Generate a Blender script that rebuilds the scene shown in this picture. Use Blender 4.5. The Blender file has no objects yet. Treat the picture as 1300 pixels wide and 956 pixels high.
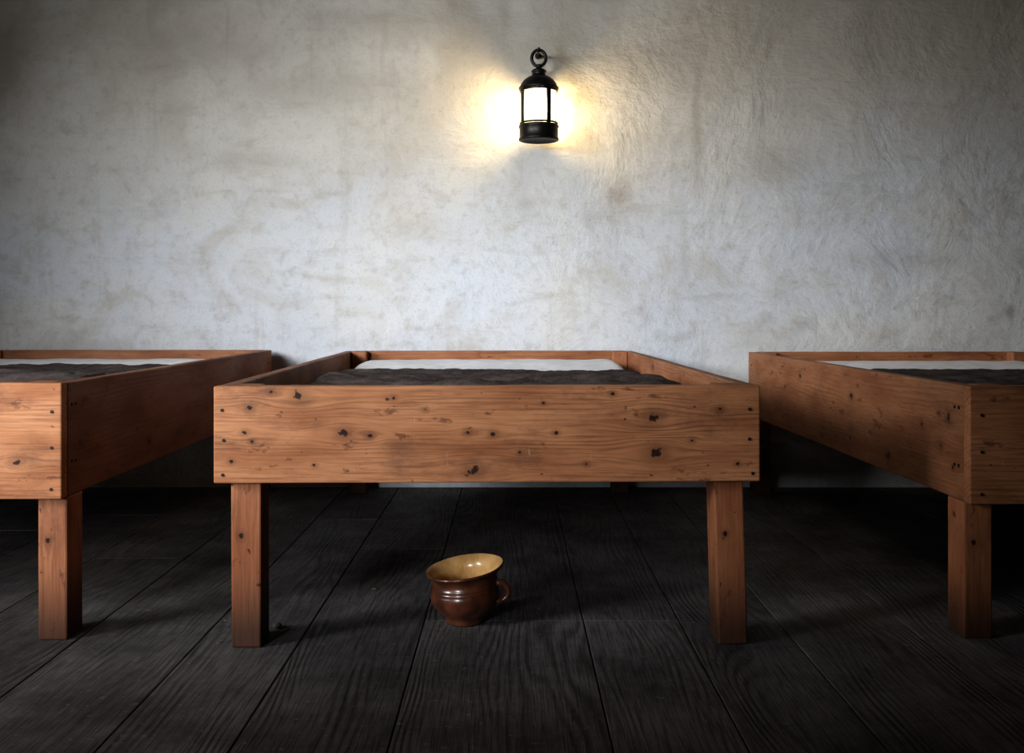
import bpy, bmesh, math, random
from mathutils import Vector, Matrix, noise as mnoise
random.seed(7)
sc = bpy.context.scene
F=1264.0; CH=0.716; CY=-4.06   # focal px, camera height, camera y (wall at y=0)

# ------------------------------------------------------------------ helpers
def link(ob, parent=None):
    sc.collection.objects.link(ob)
    if parent: ob.parent = parent
    return ob
def empty(name, loc=(0,0,0), rz=0):
    e = bpy.data.objects.new(name, None); e.location=loc; e.rotation_euler=(0,0,rz)
    e.empty_display_size=.1
    return link(e)
def from_bm(name, bm, mat=None, parent=None, smooth=False, loc=(0,0,0), rot=(0,0,0)):
    me = bpy.data.meshes.new(name); bm.normal_update(); bm.to_mesh(me); bm.free()
    if smooth:
        for p in me.polygons: p.use_smooth=True
    ob = bpy.data.objects.new(name, me); ob.location=loc; ob.rotation_euler=rot
    if mat: me.materials.append(mat)
    return link(ob,parent)
def add_box(bm, x0,x1,y0,y1,z0,z1):
    vs=[bm.verts.new(p) for p in [(x0,y0,z0),(x1,y0,z0),(x1,y1,z0),(x0,y1,z0),(x0,y0,z1),(x1,y0,z1),(x1,y1,z1),(x0,y1,z1)]]
    for f in [(3,2,1,0),(4,5,6,7),(0,1,5,4),(1,2,6,5),(2,3,7,6),(3,0,4,7)]:
        bm.faces.new([vs[i] for i in f])
    return vs
def board(name, size, loc, rot, parent, mat, bev=0.003, wob=0.0012):
    """plank: local x = long axis; slightly uneven, bevelled"""
    lx,ly,lz=size
    bm=bmesh.new()
    n=max(2,int(lx/0.08))
    rings=[]
    sd=random.random()*50
    for i in range(n+1):
        x=-lx/2+lx*i/n
        ring=[]
        for (sy,sz) in [(-1,-1),(1,-1),(1,1),(-1,1)]:
            w=mnoise.noise(Vector((x*3+sd,sy*3,sz*5)))*wob
            w2=mnoise.noise(Vector((x*3+sd+9,sy*3,sz*5)))*wob
            ring.append(bm.verts.new((x,sy*ly/2+w,sz*lz/2+w2)))
        rings.append(ring)
    for i in range(n):
        for k in range(4):
            bm.faces.new([rings[i][k],rings[i][(k+1)%4],rings[i+1][(k+1)%4],rings[i+1][k]][::-1])
    bm.faces.new(rings[0]); bm.faces.new(rings[-1][::-1])
    bmesh.ops.recalc_face_normals(bm,faces=bm.faces[:])
    ob=from_bm(name,bm,mat,parent,loc=loc,rot=rot)
    m=ob.modifiers.new("bevel",'BEVEL'); m.width=bev; m.segments=2; m.limit_method='ANGLE'; m.angle_limit=math.radians(40)
    return ob
def lathe(name, prof, mat, parent=None, seg=64, loc=(0,0,0), deform=None, smooth=True):
    bm=bmesh.new(); rings=[]
    for (r,z) in prof:
        if r<1e-5: rings.append([bm.verts.new((0,0,z))]); continue
        rings.append([bm.verts.new((r*math.cos(2*math.pi*i/seg), r*math.sin(2*math.pi*i/seg), z)) for i in range(seg)])
    for a,b in zip(rings,rings[1:]):
        for i in range(seg):
            j=(i+1)%seg
            if len(a)==1 and len(b)==1: continue
            if len(a)==1: bm.faces.new([a[0],b[j],b[i]])
            elif len(b)==1: bm.faces.new([a[i],a[j],b[0]])
            else: bm.faces.new([a[i],a[j],b[j],b[i]])
    if deform:
        for v in bm.verts: v.co=deform(v.co)
    return from_bm(name,bm,mat,parent,smooth,loc)
def tube(name, pts, rad, mat, parent=None, cyclic=False, seg=12, flat=1.0):
    """swept tube, rad float or list"""
    bm=bmesh.new(); n=len(pts); pts=[Vector(p) for p in pts]; rings=[]
    prev=None
    for i,p in enumerate(pts):
        if cyclic: t=(pts[(i+1)%n]-pts[i-1])
        else: t=pts[min(i+1,n-1)]-pts[max(i-1,0)]
        t.normalize()
        if prev is None:
            a=Vector((0,0,1)) if abs(t.z)<.9 else Vector((1,0,0))
            u=t.cross(a).normalized()
        else: u=(prev-t*prev.dot(t)).normalized()
        prev=u; w=t.cross(u)
        r=rad[i] if isinstance(rad,(list,tuple)) else rad
        rings.append([bm.verts.new(p+u*math.cos(2*math.pi*k/seg)*r*flat+w*math.sin(2*math.pi*k/seg)*r) for k in range(seg)])
    m=n if cyclic else n-1
    for i in range(m):
        a=rings[i]; b=rings[(i+1)%n]
        for k in range(seg):
            bm.faces.new([a[k],a[(k+1)%seg],b[(k+1)%seg],b[k]])
    if not cyclic:
        bm.faces.new(rings[0][::-1]); bm.faces.new(rings[-1])
    bmesh.ops.recalc_face_normals(bm,faces=bm.faces[:])
    return from_bm(name,bm,mat,parent,True)

# ------------------------------------------------------------------ node helper
class NT:
    def __init__(s,name):
        s.m=bpy.data.materials.new(name); s.m.use_nodes=True; s.t=s.m.node_tree; s.t.nodes.clear()
        s.out=s.t.nodes.new('ShaderNodeOutputMaterial')
    def n(s,typ,**k):
        nd=s.t.nodes.new(typ)
        for a,b in k.items(): setattr(nd,a,b)
        return nd
    def set(s,inp,v):
        if hasattr(v,'is_output') or isinstance(v,bpy.types.NodeSocket): s.t.links.new(v,inp)
        else: inp.default_value=v
    def math(s,op,a,b=0.0,c=0.0,clamp=False):
        nd=s.n('ShaderNodeMath',operation=op); nd.use_clamp=clamp
        s.set(nd.inputs[0],a); s.set(nd.inputs[1],b); s.set(nd.inputs[2],c); return nd.outputs[0]
    def comb(s,x,y,z):
        nd=s.n('ShaderNodeCombineXYZ'); s.set(nd.inputs[0],x); s.set(nd.inputs[1],y); s.set(nd.inputs[2],z); return nd.outputs[0]
    def sep(s,v):
        nd=s.n('ShaderNodeSeparateXYZ'); s.set(nd.inputs[0],v); return nd.outputs
    def noise(s,vec,scale=5,detail=4,rough=.5,dist=0):
        nd=s.n('ShaderNodeTexNoise'); s.set(nd.inputs['Vector'],vec)
        nd.inputs['Scale'].default_value=scale; nd.inputs['Detail'].default_value=detail
        nd.inputs['Roughness'].default_value=rough; nd.inputs['Distortion'].default_value=dist
        return nd.outputs[0]
    def mr(s,v,a,b,c=0.0,d=1.0,smooth=True):
        nd=s.n('ShaderNodeMapRange'); nd.interpolation_type='SMOOTHSTEP' if smooth else 'LINEAR'
        s.set(nd.inputs[0],v); s.set(nd.inputs[1],a); s.set(nd.inputs[2],b); s.set(nd.inputs[3],c); s.set(nd.inputs[4],d)
        return nd.outputs[0]
    def mix(s,f,a,b,mode='MIX'):
        nd=s.n('ShaderNodeMix',data_type='RGBA',blend_type=mode)
        s.set(nd.inputs[0],f)
        for i,v in ((6,a),(7,b)):
            s.set(nd.inputs[i], v if not isinstance(v,tuple) else (v+(1,))[:4])
        return nd.outputs[2]
    def bsdf(s,color,rough=.6,bump=None,bstr=.3,bdist=.002,spec=.4,coat=0,sheen=0):
        nd=s.n('ShaderNodeBsdfPrincipled')
        s.set(nd.inputs['Base Color'], color if not isinstance(color,tuple) else (color+(1,))[:4])
        s.set(nd.inputs['Roughness'],rough); nd.inputs['Specular IOR Level'].default_value=spec
        nd.inputs['Coat Weight'].default_value=coat; nd.inputs['Sheen Weight'].default_value=sheen
        if bump is not None:
            b=s.n('ShaderNodeBump'); b.inputs['Strength'].default_value=bstr; b.inputs['Distance'].default_value=bdist
            s.set(b.inputs['Height'],bump); s.t.links.new(b.outputs[0],nd.inputs['Normal'])
        s.t.links.new(nd.outputs[0],s.out.inputs[0]); return nd
    def obj(s): return s.n('ShaderNodeTexCoord').outputs['Object']
    def rnd(s): return s.n('ShaderNodeObjectInfo').outputs['Random']

# ------------------------------------------------------------------ materials
def pine(name, knots=(), tint=(0.56,0.262,0.126), dark=(0.18,0.066,0.030), dirty_end=False, seed=0.0, ringk=105.0):
    M=NT(name); o=M.obj(); x,y,z=M.sep(o)
    off=M.math('ADD',M.math('MULTIPLY',M.rnd(),37.0),seed)
    v=z; kd=None
    for (kx,kz,r) in knots:
        dx=M.math('SUBTRACT',x,kx); dz=M.math('SUBTRACT',z,kz)
        d=M.math('SQRT',M.math('ADD',M.math('POWER',M.math('MULTIPLY',dx,.42),2),M.math('POWER',dz,2)))
        m=M.mr(d,0.0,r*3.6,0.93,0.0)
        v=M.math('SUBTRACT',v,M.math('MULTIPLY',dz,m))
        d2=M.math('SQRT',M.math('ADD',M.math('POWER',M.math('MULTIPLY',dx,.85),2),M.math('POWER',dz,2)))
        wob=M.math('MULTIPLY',M.math('SUBTRACT',M.noise(o,110,3),.5),r*1.7)
        k=M.mr(M.math('ADD',d2,wob),r*.35,r*.85,1.0,0.0)
        h=M.math('MULTIPLY',M.mr(d2,r*.5,r*2.6,1.0,0.0),.30)
        k=M.math('MAXIMUM',k,h)
        kd=k if kd is None else M.math('MAXIMUM',kd,k)
    base=M.comb(M.math('ADD',M.math('MULTIPLY',x,.6),off),M.math('MULTIPLY',y,5.0),M.math('MULTIPLY',v,4.5))
    low=M.noise(base,1.2,2,.45)
    jit=M.noise(M.comb(M.math('ADD',M.math('MULTIPLY',x,2.2),off),M.math('MULTIPLY',y,9.0),M.math('MULTIPLY',v,38)),1.0,2,.5)
    ph=M.math('ADD',M.math('MULTIPLY',M.math('ADD',v,M.math('MULTIPLY',y,.6)),ringk*5),M.math('MULTIPLY',low,40.0))
    ph=M.math('ADD',ph,M.math('MULTIPLY',jit,7.0))
    ring=M.math('ADD',M.math('MULTIPLY',M.math('SINE',ph),.5),.5)
    ring=M.math('POWER',ring,2.6)
    rvar=M.mr(M.noise(M.comb(M.math('ADD',M.math('MULTIPLY',x,1.5),off),0.0,M.math('MULTIPLY',v,22)),1,3,.6),.38,.68,.08,1.0)
    ring=M.math('MULTIPLY',ring,rvar)
    fvec=M.comb(M.math('ADD',M.math('MULTIPLY',x,9.0),off),M.math('MULTIPLY',y,260.0),M.math('MULTIPLY',v,260.0))
    fib=M.noise(fvec,1.0,3,.6)
    blotch=M.noise(M.comb(M.math('ADD',M.math('MULTIPLY',x,2.5),off),M.math('MULTIPLY',y,6),M.math('MULTIPLY',v,9)),1.5,4,.6)
    c=M.mix(M.mr(blotch,.3,.75),tint,tuple(a*b for a,b in zip(tint,(.62,.52,.46))))
    c=M.mix(M.math('MULTIPLY',ring,.60),c,dark)
    c=M.mix(M.mr(fib,.42,.72,0,.58),c,dark)
    # grime and scuffs
    gr=M.noise(M.comb(M.math('ADD',M.math('MULTIPLY',x,5),off),M.math('MULTIPLY',y,8),M.math('MULTIPLY',z,11)),1.0,6,.7)
    c=M.mix(M.mr(gr,.50,.72,0,.60),c,(0.12,0.052,0.030))
    sc1=M.noise(M.comb(M.math('MULTIPLY',x,14),M.math('MULTIPLY',y,30),M.math('ADD',M.math('MULTIPLY',z,30),off)),1.0,5,.65)
    c=M.mix(M.mr(sc1,.61,.69,0,.65),c,(0.085,0.03,0.015))
    sc2=M.noise(M.comb(M.math('MULTIPLY',x,40),M.math('MULTIPLY',y,60),M.math('ADD',M.math('MULTIPLY',z,60),off)),1.0,2,.5)
    c=M.mix(M.mr(sc2,.70,.76,0,.85),c,(0.05,0.018,0.010))
    sc3=M.noise(M.comb(M.math('ADD',M.math('MULTIPLY',x,60),off),M.math('MULTIPLY',y,20),M.math('MULTIPLY',z,9)),1.0,3,.6)
    c=M.mix(M.mr(sc3,.72,.76,0,.35),c,(0.62,0.40,0.24))
    if kd is not None: c=M.mix(M.math('MULTIPLY',kd,.97,clamp=True),c,(0.020,0.006,0.004))
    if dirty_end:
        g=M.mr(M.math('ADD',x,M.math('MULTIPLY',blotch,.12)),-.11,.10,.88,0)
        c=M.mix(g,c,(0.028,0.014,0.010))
    hgt=M.math('SUBTRACT',M.math('MULTIPLY',fib,.5),M.math('MULTIPLY',ring,.4))
    M.bsdf(c,M.mr(blotch,.2,.8,.50,.70),hgt,.35,.0015,spec=.25)
    return M.m

def plaster(name, tone=1.0, marks=False):
    M=NT(name); g=M.n('ShaderNodeNewGeometry').outputs['Position']
    x,y,z=M.sep(g)
    n0=M.noise(g,.45,4,.55,.3)
    n1=M.noise(g,.9,5,.6,.4); n2=M.noise(g,3.2,6,.65,.6); n3=M.noise(g,22,5,.6); n4=M.noise(g,120,3,.6); n5=M.noise(g,8,6,.7,.4)
    stroke=M.noise(M.comb(M.math('MULTIPLY',x,2.0),M.math('MULTIPLY',y,2.0),M.math('MULTIPLY',z,7.0)),1.6,6,.7,.3)
    streak=M.noise(M.comb(M.math('MULTIPLY',x,9.0),M.math('MULTIPLY',y,9.0),M.math('MULTIPLY',z,.9)),1.2,5,.65,.5)
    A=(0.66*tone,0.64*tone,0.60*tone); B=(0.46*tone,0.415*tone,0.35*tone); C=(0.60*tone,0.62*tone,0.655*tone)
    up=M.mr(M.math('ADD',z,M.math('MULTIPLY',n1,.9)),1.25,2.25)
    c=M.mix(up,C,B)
    c=M.mix(M.mr(n1,.42,.62,0,.70),c,A)
    c=M.mix(M.mr(n0,.50,.68,0,.5),c,B)
    c=M.mix(M.mr(n2,.48,.70,0,.50),c,B)
    dk=(0.34*tone,0.305*tone,0.26*tone)
    c=M.mix(M.mr(stroke,.50,.76,0,.42),c,dk)
    c=M.mix(M.mr(n5,.50,.74,0,.34),c,dk)
    c=M.mix(M.mr(streak,.56,.74,0,.30),c,dk)
    c=M.mix(M.mr(n3,.50,.75,0,.34),c,dk)
    c=M.mix(M.mr(n4,.52,.75,0,.32),c,dk)
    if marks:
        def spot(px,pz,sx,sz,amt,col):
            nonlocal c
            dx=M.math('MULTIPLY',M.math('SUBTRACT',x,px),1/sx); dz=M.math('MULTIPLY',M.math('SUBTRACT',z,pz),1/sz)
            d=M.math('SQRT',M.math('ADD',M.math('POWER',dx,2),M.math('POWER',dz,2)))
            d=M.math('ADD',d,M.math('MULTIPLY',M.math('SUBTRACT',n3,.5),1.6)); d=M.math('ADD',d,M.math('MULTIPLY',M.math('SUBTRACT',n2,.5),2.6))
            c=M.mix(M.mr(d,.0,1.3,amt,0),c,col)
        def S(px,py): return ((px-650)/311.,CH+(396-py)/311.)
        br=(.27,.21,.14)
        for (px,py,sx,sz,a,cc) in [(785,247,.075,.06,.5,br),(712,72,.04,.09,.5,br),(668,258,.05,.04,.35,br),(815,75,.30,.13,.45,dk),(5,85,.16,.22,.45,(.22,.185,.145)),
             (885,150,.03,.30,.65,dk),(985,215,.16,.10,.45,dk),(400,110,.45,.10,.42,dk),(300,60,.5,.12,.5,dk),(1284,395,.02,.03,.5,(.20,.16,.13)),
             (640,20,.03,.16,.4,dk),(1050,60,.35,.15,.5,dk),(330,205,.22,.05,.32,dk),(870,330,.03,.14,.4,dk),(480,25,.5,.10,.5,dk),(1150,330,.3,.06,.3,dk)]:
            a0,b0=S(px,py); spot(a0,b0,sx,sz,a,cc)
    h=M.math('ADD',M.math('MULTIPLY',n2,1.6),M.math('MULTIPLY',n3,.40))
    h=M.math('ADD',h,M.math('MULTIPLY',n4,.07)); h=M.math('ADD',h,M.math('MULTIPLY',stroke,.45))
    M.bsdf(c,.92,h,.6,.018,spec=.15)
    return M.m

def floor_mat():
    M=NT("weathered_floorboards"); g=M.n('ShaderNodeNewGeometry').outputs['Position']; x,y,z=M.sep(g)
    at=M.n('ShaderNodeAttribute',attribute_name="brd"); r=at.outputs['Fac']; off=M.math('MULTIPLY',r,53.0)
    low=M.noise(M.comb(M.math('ADD',M.math('MULTIPLY',x,4.2),off),M.math('ADD',M.math('MULTIPLY',y,.8),off),0),1.1,2,.4)
    ph=M.math('ADD',M.math('MULTIPLY',x,300.0),M.math('MULTIPLY',low,100.0))
    ring=M.math('POWER',M.math('ADD',M.math('MULTIPLY',M.math('SINE',ph),.5),.5),1.6)
    rv=M.mr(M.noise(M.comb(M.math('ADD',M.math('MULTIPLY',x,12),off),M.math('MULTIPLY',y,1.2),0),1,3,.6),.38,.68,.05,1)
    ring=M.math('MULTIPLY',ring,rv)
    fib=M.noise(M.comb(M.math('ADD',M.math('MULTIPLY',x,240),off),M.math('MULTIPLY',y,8),0),1,4,.65)
    bl=M.noise(g,2.8,6,.7)
    c=M.mix(M.mr(bl,.3,.7),(0.175,0.163,0.158),(0.070,0.063,0.061))
    c=M.mix(M.math('MULTIPLY',ring,.58),c,(0.026,0.022,0.021))
    c=M.mix(M.mr(fib,.42,.70,0,.7),c,(0.024,0.020,0.019))
    c=M.mix(M.mr(M.noise(g,60,3,.7),.60,.70,0,.4),c,(0.26,0.25,0.24))
    br=M.mr(r,0,1,.72,1.12,False)
    c=M.mix(1.0,c,M.comb(br,br,br),'MULTIPLY')
    h=M.math('SUBTRACT',M.math('MULTIPLY',fib,.6),M.math('MULTIPLY',ring,.5))
    M.bsdf(c,M.mr(bl,.3,.7,.62,.78),h,.7,.003,spec=.18)
    return M.m

def simple(name,col,rough=.6,nscale=30,amt=.25,spec=.4,metal=0,coat=0,bstr=.2,bdist=.001,sheen=0):
    M=NT(name); o=M.obj(); n=M.noise(o,nscale,5,.6)
    c=M.mix(M.mr(n,.3,.7,0,1),tuple(a*(1+amt) for a in col),tuple(a*(1-amt) for a in col))
    b=M.bsdf(c,rough,n,bstr,bdist,spec,coat,sheen); b.inputs['Metallic'].default_value=metal
    return M.m

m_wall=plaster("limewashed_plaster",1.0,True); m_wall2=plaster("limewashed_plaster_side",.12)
m_floor=floor_mat()
m_ceil=simple("ceiling_boards_mat",(0.03,0.024,0.02),.8,6)
m_iron=simple("black_iron",(0.018,0.016,0.014),.42,60,.4,.5,metal=.6)
m_nail=simple("nail_iron",(0.012,0.009,0.008),.6,90)
m_sheet=simple("linen_sheet",(0.86,0.86,0.88),.9,25,.06,.1,bstr=.4,bdist=.003)
m_paint=simple("window_paint",(0.45,0.43,0.40),.5,20,.1)
m_stone=simple("pebble",(0.10,0.08,0.07),.8,40)
m_straw=simple("straw",(0.22,0.15,0.07),.7,40)

def blanket_mat():
    M=NT("coarse_wool_blanket"); o=M.obj(); x,y,z=M.sep(o)
    wv=M.math('MULTIPLY',M.math('SINE',M.math('MULTIPLY',x,1500.)),M.math('SINE',M.math('MULTIPLY',y,1500.)))
    n=M.noise(o,14,6,.7); n2=M.noise(o,140,3,.7)
    c=M.mix(M.mr(n,.3,.7),(0.150,0.120,0.111),(0.050,0.040,0.038))
    c=M.mix(M.mr(n2,.5,.75,0,.6),c,(0.24,0.20,0.18))
    h=M.math('ADD',M.math('MULTIPLY',wv,.15),M.math('ADD',n,M.math('MULTIPLY',n2,.5)))
    M.bsdf(c,1.0,h,.9,.010,spec=.03); return M.m
m_blanket=blanket_mat()

def glaze(name,c1,c2,rough=.16):
    M=NT(name); o=M.obj(); x,y,z=M.sep(o)
    n=M.noise(M.comb(M.math('MULTIPLY',x,2),M.math('MULTIPLY',y,2),M.math('MULTIPLY',z,1)),14,5,.65)
    c=M.mix(M.mr(n,.35,.65),c1,c2)
    M.bsdf(c,rough,M.noise(o,30,3),.15,.002,spec=.5,coat=.25); return M.m
m_pot_out=glaze("brown_salt_glaze",(0.130,0.042,0.020),(0.055,0.019,0.010),.30)
m_pot_in=glaze("ochre_glaze",(0.62,0.38,0.16),(0.44,0.25,0.09),.28)

# ------------------------------------------------------------------ room
XL,XR,YF,ZC=-3.3,3.3,-6.8,2.75
bm=bmesh.new()   # back wall: gently uneven surface
NX,NZ=130,56
T=.3
grid=[]
for i in range(NX+1):
    col=[]
    for k in range(NZ+1):
        X=XL+(XR-XL)*i/NX; Z=ZC*k/NZ
        d=mnoise.noise(Vector((X*1.1,3.1,Z*1.1)))*.010+mnoise.noise(Vector((X*3.1,7.1,Z*3.3)))*.004
        col.append(bm.verts.new((X,max(0,.006+d),Z)))
    grid.append(col)
for i in range(NX):
    for k in range(NZ):
        bm.faces.new([grid[i][k],grid[i+1][k],grid[i+1][k+1],grid[i][k+1]])
add_box(bm,XL,XR,.03,T,0,ZC)
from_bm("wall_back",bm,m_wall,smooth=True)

def wall_with_hole(name, axis, pos, thick, a0,a1, hole):
    """axis 'x': plane x=pos, spans a0..a1 in y ; axis 'y': plane y=pos spans x"""
    h0,h1,z0,z1=hole
    bm=bmesh.new()
    segs=[(a0,h0,0,ZC),(h1,a1,0,ZC),(h0,h1,0,z0),(h0,h1,z1,ZC)]
    for (p,q,zz0,zz1) in segs:
        if axis=='x': add_box(bm,min(pos,pos+thick),max(pos,pos+thick),p,q,zz0,zz1)
        else: add_box(bm,p,q,min(pos,pos+thick),max(pos,pos+thick),zz0,zz1)
    return from_bm(name,bm,m_wall2)
WL=(-4.25,-2.75,1.1,2.2)   # left window hole y0,y1,z0,z1
wall_with_hole("wall_left",'x',XL,-.25,YF,.3,WL)
WF=(-2.95,-1.75,1.05,2.15)  # unseen opening in the front wall, added for the fill light
wall_with_hole("wall_front",'y',YF,-.25,XL-.25,XR+.25,WF)
bm=bmesh.new(); add_box(bm,XR,XR+.25,YF,.3,0,ZC); from_bm("wall_right",bm,m_wall2)
bm=bmesh.new(); add_box(bm,XL-.25,XR+.25,YF-.25,.3,ZC,ZC+.1); from_bm("ceiling",bm,m_ceil)

def window(name, axis, pos, hole):
    h0,h1,z0,z1=hole; e=empty(name); bm=bmesh.new()
    def bx(a0,a1,zz0,zz1,d0=-.16,d1=-.11):
        if axis=='x': add_box(bm,pos+d0,pos+d1,a0,a1,zz0,zz1)
        else: add_box(bm,a0,a1,pos+d0,pos+d1,zz0,zz1)
    w=.05
    bx(h0,h0+w,z0,z1); bx(h1-w,h1,z0,z1); bx(h0+w,h1-w,z0,z0+w); bx(h0+w,h1-w,z1-w,z1)
    for i in (1,2,):
        c=h0+(h1-h0)*i/3; bx(c-.01,c+.01,z0+w,z1-w,-.15,-.12)
    for i in (1,2)  :
        c=z0+(z1-z0)*i/3; bx(h0+w,h1-w,c-.01,c+.01,-.149,-.121)
    from_bm("frame",bm,m_paint,e)
window("window_1",'x',XL,WL); window("fill_window",'y',YF,WF)

# floorboards
bm=bmesh.new(); lay=bm.loops.layers.float_color.new("brd")
edges=[-3.3,-3.02,-2.7,-2.42,-2.1,-1.78,-1.5,-1.22,-.95,-.68,-.462,-.203,.166,.388,.615,.90,1.20,1.47,1.8,2.08,2.4,2.7,3.0,3.3]
for i,(a,b) in enumerate(zip(edges,edges[1:])):
    if a in (-.203,.166): js=[-1.745,-4.4]
    elif a==.388: js=[-1.76,-4.0]
    else: js=sorted([random.uniform(-1.2,-.3),random.uniform(-5.6,-4.2)],reverse=True)
    ys=[.02]+js+[YF]
    for y1,y0 in zip(ys,ys[1:]):
        n0=len(bm.faces); bm.faces.ensure_lookup_table()
        dz=random.uniform(-.0015,0)
        g=.0012
        vs=add_box(bm,a+g,b-g,y0+g*.8,y1-g*.8,-.03,dz)
        bm.faces.ensure_lookup_table(); r=random.random()
        for f in bm.faces[n0:]:
            for l in f.loops: l[lay]=(r,r,r,1)
fl=from_bm("floor",bm,m_floor)
mb=fl.modifiers.new("bevel",'BEVEL'); mb.width=.002; mb.segments=2
bm=bmesh.new(); add_box(bm,XL-.25,XR+.25,YF-.25,.3,-.1,-.03); from_bm("floor_subfloor",bm,m_nail)

# ------------------------------------------------------------------ beds
m_grain_gen=pine("pine_general",[(-.4,.03,.010),(.3,-.04,.011),(.65,.05,.007)],tint=(.40,.18,.088))
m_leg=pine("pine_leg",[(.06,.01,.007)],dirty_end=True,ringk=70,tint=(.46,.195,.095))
P=lambda px,py,r:((px-620)/602.,(551.5-py)/602.,r)
m_front=pine("pine_front_board",[P(380,502,.014),P(437,549,.012),P(594,549,.007),P(626,551,.007),P(830,531,.015),P(833,577,.016),
   P(602,598,.015),P(318,517,.0075),P(312,549,.0065),P(345,497,.0055),P(470,553,.0065),P(706,550,.0055),P(322,560,.0055),P(778,500,.0055),P(915,520,.0055),
   P(540,520,.0045),P(660,575,.0045),P(745,590,.0045),P(400,590,.0045),P(880,560,.005),P(500,505,.0045),P(690,512,.004),P(295,585,.005),P(938,590,.005)],seed=2.0)
def rk(n,L,H,seed):
    R=random.Random(seed); return [(R.uniform(-L/2,L/2),R.uniform(-H*.4,H*.4),R.choice([.005,.006,.009,.012,.015])) for _ in range(n)]
m_sideR=pine("pine_side_board_a",rk(9,1.9,.25,5)+[(.84,.05,.013),(.80,-.02,.010),(.86,-.06,.006),(.70,.02,.008)],seed=5,tint=(.37,.17,.082))
m_sideL=pine("pine_side_board_b",rk(9,1.9,.25,9),seed=9,tint=(.28,.118,.057))
m_frontL=pine("pine_front_board_b",rk(9,1.1,.25,14),seed=14)
m_frontR=pine("pine_front_board_c",rk(9,1.1,.25,21),seed=21)

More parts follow.
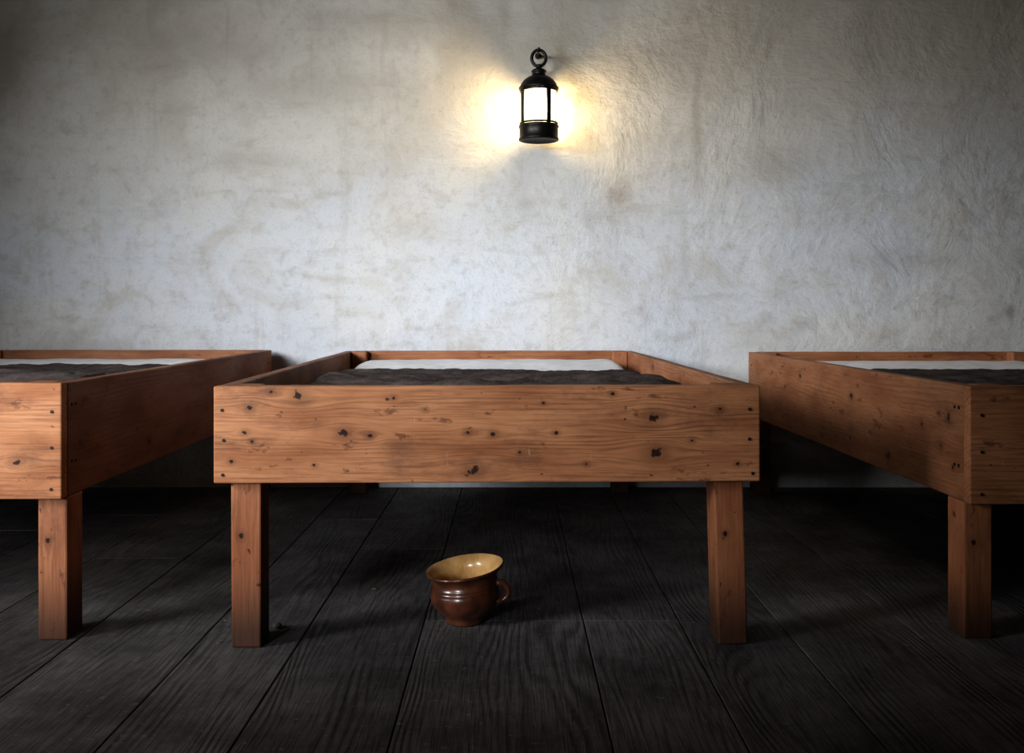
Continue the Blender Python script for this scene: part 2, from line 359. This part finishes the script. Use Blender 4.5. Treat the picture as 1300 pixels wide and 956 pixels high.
def make_bed(fx, fd, W, L, ztop, zbot, rz, legs_inset, mats, blanket_far, blanket_side, seed, tiltR=0.0, leg_gap=0.0):
    """fx = x of front centre, fd = distance of front face from camera"""
    e=empty("wooden_bed",(fx,CY+fd,0),rz)
    H=ztop-zbot; t=.030; zc=(ztop+zbot)/2
    mf,ms_l,ms_r=mats
    R=random.Random(seed)
    board("front_board",(W,t,H),(0,t/2,zc),(0,0,0),e,mf)
    board("back_board",(W-2*t,t,H),(0,L-t/2,zc),(0,0,0),e,m_grain_gen)
    board("side_board_left",(L-t,t,H-.002),(-W/2+t/2,t+(L-t)/2,zc),(0,0,-math.pi/2),e,ms_l)
    board("side_board_right",(L-t,t,H-.002),(W/2-t/2,t+(L-t)/2,zc),(0,0,-math.pi/2),e,ms_r)
    for i in range(9):
        y=.16+i*(L-.28)/8
        board("slat_%d"%(i+1),(W-2*t-.004,.11,.018),(0,y,zbot+.03),(0,0,0),e,m_grain_gen)
    for s in (-1,1):
        board("ledger_%s"%('left' if s<0 else 'right'),(L-.2,.03,.02),(s*(W/2-t-.016),L/2,zbot+.010),(0,0,-math.pi/2),e,m_grain_gen)
    for nm,sx,yy in (("front_left",-1,t+.028),("front_right",1,t+.028),("back_left",-1,L-t-.028),("back_right",1,L-t-.028)):
        hp=H-.040
        board("corner_post_"+nm,(hp,.052,.06),(sx*(W/2-t-.031),yy,zbot+.04+hp/2),(0,-math.pi/2,0),e,m_grain_gen,bev=.004)
    lw,ld=.064,.080
    for nm,sx,yy in (("front_left",-1,t+ld/2+.002),("front_right",1,t+ld/2+.002),("back_left",-1,L-ld/2-.01),("back_right",1,L-ld/2-.01)):
        tilt = tiltR if nm=="front_right" else 0
        lx=sx*(W/2-lw/2-legs_inset)
        hh=zbot+.0
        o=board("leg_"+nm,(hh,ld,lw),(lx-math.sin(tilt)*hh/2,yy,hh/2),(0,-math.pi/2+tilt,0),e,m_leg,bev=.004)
    for sx in (-1,1):
        for zz in (.22,-.05,-.36):
            xx=sx*(W/2-.015-R.uniform(0,.012)); zq=zc+zz*H*1.15
            bm=bmesh.new(); bmesh.ops.create_cone(bm,cap_ends=True,segments=12,radius1=.0040,radius2=.0034,depth=.003)
            from_bm("nail",bm,m_nail,e,loc=(xx,-.0005,zq),rot=(math.pi/2,0,0))
    for sx in (-1,1):
        for yq in (.05,.07,L-.05):
            for zz in (.3,-.2):
                bm=bmesh.new(); bmesh.ops.create_cone(bm,cap_ends=True,segments=12,radius1=.004,radius2=.0034,depth=.003)
                from_bm("nail",bm,m_nail,e,loc=(sx*(W/2+.0003),yq,zc+zz*H),rot=(0,math.pi/2,0))
    # mattress with sheet
    mz0=zbot+.0405; mz1=ztop-.046
    iw=W-2*t-.03; bm=bmesh.new(); nx,ny=60,90
    y0,y1=.10,L-.10
    def topz(u,vv):   # u,v in 0..1
        eu=min(u,1-u)*2; ev=min(vv,1-vv)*2
        r=(1-(1-min(1,eu*7))**2.2)*(1-(1-min(1,ev*14))**2.2)
        X=u*iw; Y=vv*(y1-y0)
        w=mnoise.noise(Vector((X*5+seed,Y*4,0)))*.004+mnoise.noise(Vector((X*13+seed,Y*9,4)))*.003
        bolster=.018*max(0,min(1,(vv-.74)/.12))
        return mz0+.02+(mz1-mz0-.02)*r + (w+bolster)*r
    top=[[None]*(ny+1) for _ in range(nx+1)]
    for i in range(nx+1):
        for j in range(ny+1):
            u=i/nx; vv=j/ny
            top[i][j]=bm.verts.new((-iw/2+u*iw,y0+vv*(y1-y0),topz(u,vv)))
    for i in range(nx):
        for j in range(ny): bm.faces.new([top[i][j],top[i+1][j],top[i+1][j+1],top[i][j+1]])
    bnd=[top[i][0] for i in range(nx+1)]+[top[nx][j] for j in range(1,ny+1)]+[top[i][ny] for i in range(nx-1,-1,-1)]+[top[0][j] for j in range(ny-1,0,-1)]
    low=[bm.verts.new((v.co.x,v.co.y,mz0)) for v in bnd]
    for a in range(len(bnd)):
        b=(a+1)%len(bnd); bm.faces.new([bnd[b],bnd[a],low[a],low[b]])
    bm.faces.new(low[::-1])
    bmesh.ops.recalc_face_normals(bm,faces=bm.faces[:])
    from_bm("sheeted_mattress",bm,m_sheet,e,True)
    # blanket
    bm=bmesh.new(); nx,ny=130,160
    bw=iw-blanket_side; v1=blanket_far
    g=[]
    for i in range(nx+1):
        row=[]
        for j in range(ny+1):
            s=i/nx; q=j/ny
            edge=1+ .020*mnoise.noise(Vector((q*9+seed,2,0)))+.006*mnoise.noise(Vector((q*60+seed,2,0)))
            X=(-bw/2+s*bw)*edge
            Yend=y0+.03+(v1-y0-.03)*(1+.022*mnoise.noise(Vector((s*7+seed,5,0)))+.010*mnoise.noise(Vector((s*40+seed,5,0))))
            Y=y0+.03+(Yend-y0-.03)*q
            u=(X+iw/2)/iw; vv=(Y-y0)/(y1-y0)
            zz=topz(min(max(u,.02),.98),min(max(vv,.0),1))
            fade=1-.75*max(0,min(1,(q-.35)/.6))
            rid=(max(0,mnoise.noise(Vector((X*3.2+seed*2,Y*7+X*2,1.5))))*.034+abs(mnoise.noise(Vector((X*9+seed,Y*16,2.5))))*.018)*fade
            rid+=abs(mnoise.noise(Vector((X*30+seed,Y*34,6.5))))*.004
            rid=min(rid,.030)
            hem=.004*math.exp(-((q-.975)/.02)**2)
            row.append(bm.verts.new((X,Y,zz+.005+rid+hem)))
        g.append(row)
    for i in range(nx):
        for j in range(ny): bm.faces.new([g[i][j],g[i+1][j],g[i+1][j+1],g[i][j+1]])
    ob=from_bm("wool_blanket",bm,m_blanket,e,True)
    so=ob.modifiers.new("solid",'SOLIDIFY'); so.thickness=.005; so.offset=0
    return e
rot=math.radians(1.2)
make_bed((620-650)/602.,2.10,694/602.,1.91,.560,.356,rot,.028,(m_front,m_sideL,m_sideR),1.15,.09,3,tiltR=math.radians(-1.6))
Wl=1.16
make_bed(-.968-Wl/2,2.139,Wl,1.87,.563,.313,0,.002,(m_frontL,m_sideR,m_sideL),1.36,.05,11)
Wr=1.12
make_bed(.988+Wr/2,2.16,Wr,1.85,.556,.300,rot,.002,(m_frontR,m_sideR,m_sideL),1.24,.05,23)

# ------------------------------------------------------------------ chamber pot
pot=empty("chamber_pot",((590-650)/548.,CY+2.305,0))
def pdef(co):
    f=max(0,co.z/.125)**1.5
    z=co.z+f*(.13*co.x+.07*co.y)
    return Vector((co.x*(1+.01*math.sin(3*co.y*20)),co.y,z))
outp=[(0,.004),(.034,.004),(.037,0),(.043,0),(.045,.004),(.044,.010),(.049,.017),(.061,.027),(.072,.039),(.078,.052),(.080,.064),
      (.0795,.074),(.078,.0765),(.079,.079),(.078,.082),(.0765,.085),(.0775,.087),(.076,.090),(.074,.097),(.074,.103),(.077,.110),(.082,.116),(.088,.120),(.0905,.1225),(.0905,.1255),(.088,.127)]
inp=[(.088,.127),(.084,.1255),(.078,.120),(.071,.110),(.069,.100),(.071,.085),(.073,.070),(.070,.055),(.060,.038),(.045,.022),(.025,.014),(0,.012)]
lathe("outer_body",outp,m_pot_out,pot,72,deform=pdef)
lathe("inner_bowl",inp,m_pot_in,pot,72,deform=pdef)
pts=[];rad=[]
for i in range(19):
    a=math.radians(100-200*i/18)
    pts.append((.076+.025*math.cos(a)*1.0+(.002 if i<5 else 0),-.012,.072+.021*math.sin(a))); rad.append(.0068 if 2<i<16 else .008)
tube("handle",pts,rad,m_pot_out,pot,seg=14,flat=1.25)
tube("straw_1",[(-.02,-.02,.030),(.00,-.005,.045),(.03,.01,.062)],.0012,m_straw,pot,seg=6)
tube("straw_2",[(-.035,.0,.038),(.0,-.01,.040),(.035,-.02,.055)],.0010,m_straw,pot,seg=6)

# debris on the floor
bm=bmesh.new(); bmesh.ops.create_icosphere(bm,subdivisions=3,radius=.011)
for v in bm.verts:
    v.co*=1+.25*mnoise.noise(v.co*90); v.co.z*=.55
dpy=797; dd=CH*F/(dpy-396)
from_bm("pebble",bm,m_stone,smooth=True,loc=((352-650)*dd/F,CY+dd,.005))
st=empty("straw_scraps")
R=random.Random(4)
for i in range(12):
    X=R.uniform(-1.0,1.1); Y=R.uniform(-2.0,-1.2); a=R.uniform(0,3.14); l=R.uniform(.006,.016)
    tube("straw_%d"%(i+1),[(X,Y,.0012),(X+l*.5*math.cos(a),Y+l*.5*math.sin(a),.0024),(X+l*math.cos(a+.3),Y+l*math.sin(a+.3),.0012)],.0008,m_straw,st,seg=6)

# ------------------------------------------------------------------ lantern
LD=.125; s=F/(4.06-LD)
lx=(684-650)/s; lan=empty("wall_lantern",(lx,-LD,0))
Z=lambda py: CH+(396-py)/s
zb,zp0,zp1=Z(179),Z(159),Z(114)
r=.074
base=[(0,zb+.012),(.050,zb+.010),(.068,zb+.003),(.074,zb),(.079,zb+.002),(.080,zb+.007),(.077,zb+.012),(.0765,zp0-.014),(.079,zp0-.010),(.080,zp0-.004),(.077,zp0),(.055,zp0+.001),(0,zp0+.001)]
lathe("base_pan",base,m_iron,lan)
cap=[(0,zp1+.002),(.06,zp1),(.076,zp1-.002),(.080,zp1+.003),(.079,zp1+.008),(.074,zp1+.012),(.070,zp1+.022),(.060,zp1+.036),(.046,zp1+.047),(.034,zp1+.053),(.027,zp1+.056),
     (.026,zp1+.066),(.030,zp1+.069),(.030,zp1+.074),(.022,zp1+.080),(.012,zp1+.084),(.009,zp1+.090),(.012,zp1+.096),(.009,zp1+.100),(0,zp1+.102)]
lathe("domed_cap",cap,m_iron,lan)
for k,a in enumerate((-60,30,120,210)):
    t=math.radians(a); X=math.sin(t)*r; Y=-math.cos(t)*r
    bm=bmesh.new(); add_box(bm,-.0085,.0085,-.003,.003,zp0-.002,zp1+.002)
    from_bm("post_%d"%(k+1),bm,m_iron,lan,loc=(X,Y,0),rot=(0,0,t))
for k,zz in enumerate((zp0+.006,zp1-.006)):
    tube("glass_band_%d"%(k+1),[(math.cos(2*math.pi*i/48)*.073,math.sin(2*math.pi*i/48)*.073,zz) for i in range(48)],.0042,m_iron,lan,True,8)
rc=Z(74)
tube("carrying_ring",[(math.cos(2*math.pi*i/40)*.028,0,rc+math.sin(2*math.pi*i/40)*.032) for i in range(40)],.0066,m_iron,lan,True,10)
tube("wall_hook",[(0,LD-.004,rc+.040),(0,.05,rc+.038),(0,.0,rc+.026),(0,-.012,rc+.022),(0,-.018,rc+.030),(0,-.018,rc+.038)],.0040,m_iron,lan,seg=10)
bm=bmesh.new(); bmesh.ops.create_cone(bm,cap_ends=True,segments=24,radius1=.012,radius2=.012,depth=.010)
from_bm("hook_plate",bm,m_iron,lan,loc=(0,LD-.004,rc+.040),rot=(math.pi/2,0,0))
G=NT("lit_frosted_glass")
em=G.n('ShaderNodeEmission'); em.inputs[0].default_value=(1.0,.83,.50,1)
lw=G.n('ShaderNodeTexCoord').outputs['Object']; gx,gy,gz=G.sep(lw)
G.set(em.inputs[1],G.mr(G.math('ABSOLUTE',G.math('SUBTRACT',gz,(zp0+zp1)/2)),0.0,.075,3.6,1.4))
tr=G.n('ShaderNodeBsdfTransparent'); tr.inputs[0].default_value=(.9,.86,.75,1)
ad=G.n('ShaderNodeAddShader'); G.t.links.new(em.outputs[0],ad.inputs[0]); G.t.links.new(tr.outputs[0],ad.inputs[1]); G.t.links.new(ad.outputs[0],G.out.inputs[0])
lathe("glass_chimney",[(.066,zp0+.001),(.066,zp1-.0005)],G.m,lan)
m_candle=simple("candle_wax",(0.75,0.68,0.5),.5)
lathe("candle",[(0,zp0+.001),(.018,zp0+.001),(.018,zp0+.045),(.015,zp0+.048),(0,zp0+.046)],m_candle,lan,24)
ld=bpy.data.lights.new("lantern_flame",'POINT'); ld.energy=13; ld.color=(1.0,.78,.45); ld.shadow_soft_size=.038
lo=bpy.data.objects.new("lantern_flame",ld); lo.location=(0,0,(zp0+zp1)/2+.004); link(lo,lan)

# ------------------------------------------------------------------ daylight through the left window, plus added front fill
def area(name,loc,target,sx,sy,energy,color,spread=180):
    l=bpy.data.lights.new(name,'AREA'); l.shape='RECTANGLE'; l.size=sx; l.size_y=sy; l.energy=energy; l.color=color; l.spread=math.radians(spread)
    o=bpy.data.objects.new(name,l); o.location=loc
    o.rotation_euler=(Vector(target)-Vector(loc)).to_track_quat('-Z','Y').to_euler(); return link(o)
area("daylight_left",(XL-.45,-3.5,1.75),(-.25,-.35,.64),1.5,1.1,32,(.93,.965,1.0),52)
area("front_fill",(-2.40,YF-.45,1.65),(-.35,0,.74),1.3,1.1,19,(.93,.965,1.0),38)  # added fill light behind the camera, aimed at the back wall
w=bpy.data.worlds.new("World"); sc.world=w; w.use_nodes=True
w.node_tree.nodes["Background"].inputs[0].default_value=(.5,.62,.8,1); w.node_tree.nodes["Background"].inputs[1].default_value=.02

# ------------------------------------------------------------------ camera
c=bpy.data.cameras.new("camera"); c.sensor_width=36; c.lens=F/1300*36; c.shift_y=-82/1300; c.clip_start=.05
co=bpy.data.objects.new("camera",c); co.location=(0,CY,CH); co.rotation_euler=(math.pi/2,0,0); link(co)
sc.camera=co
sc.view_settings.view_transform='Standard'
try: sc.view_settings.look='Medium High Contrast'
except Exception as ex: print("look",ex)
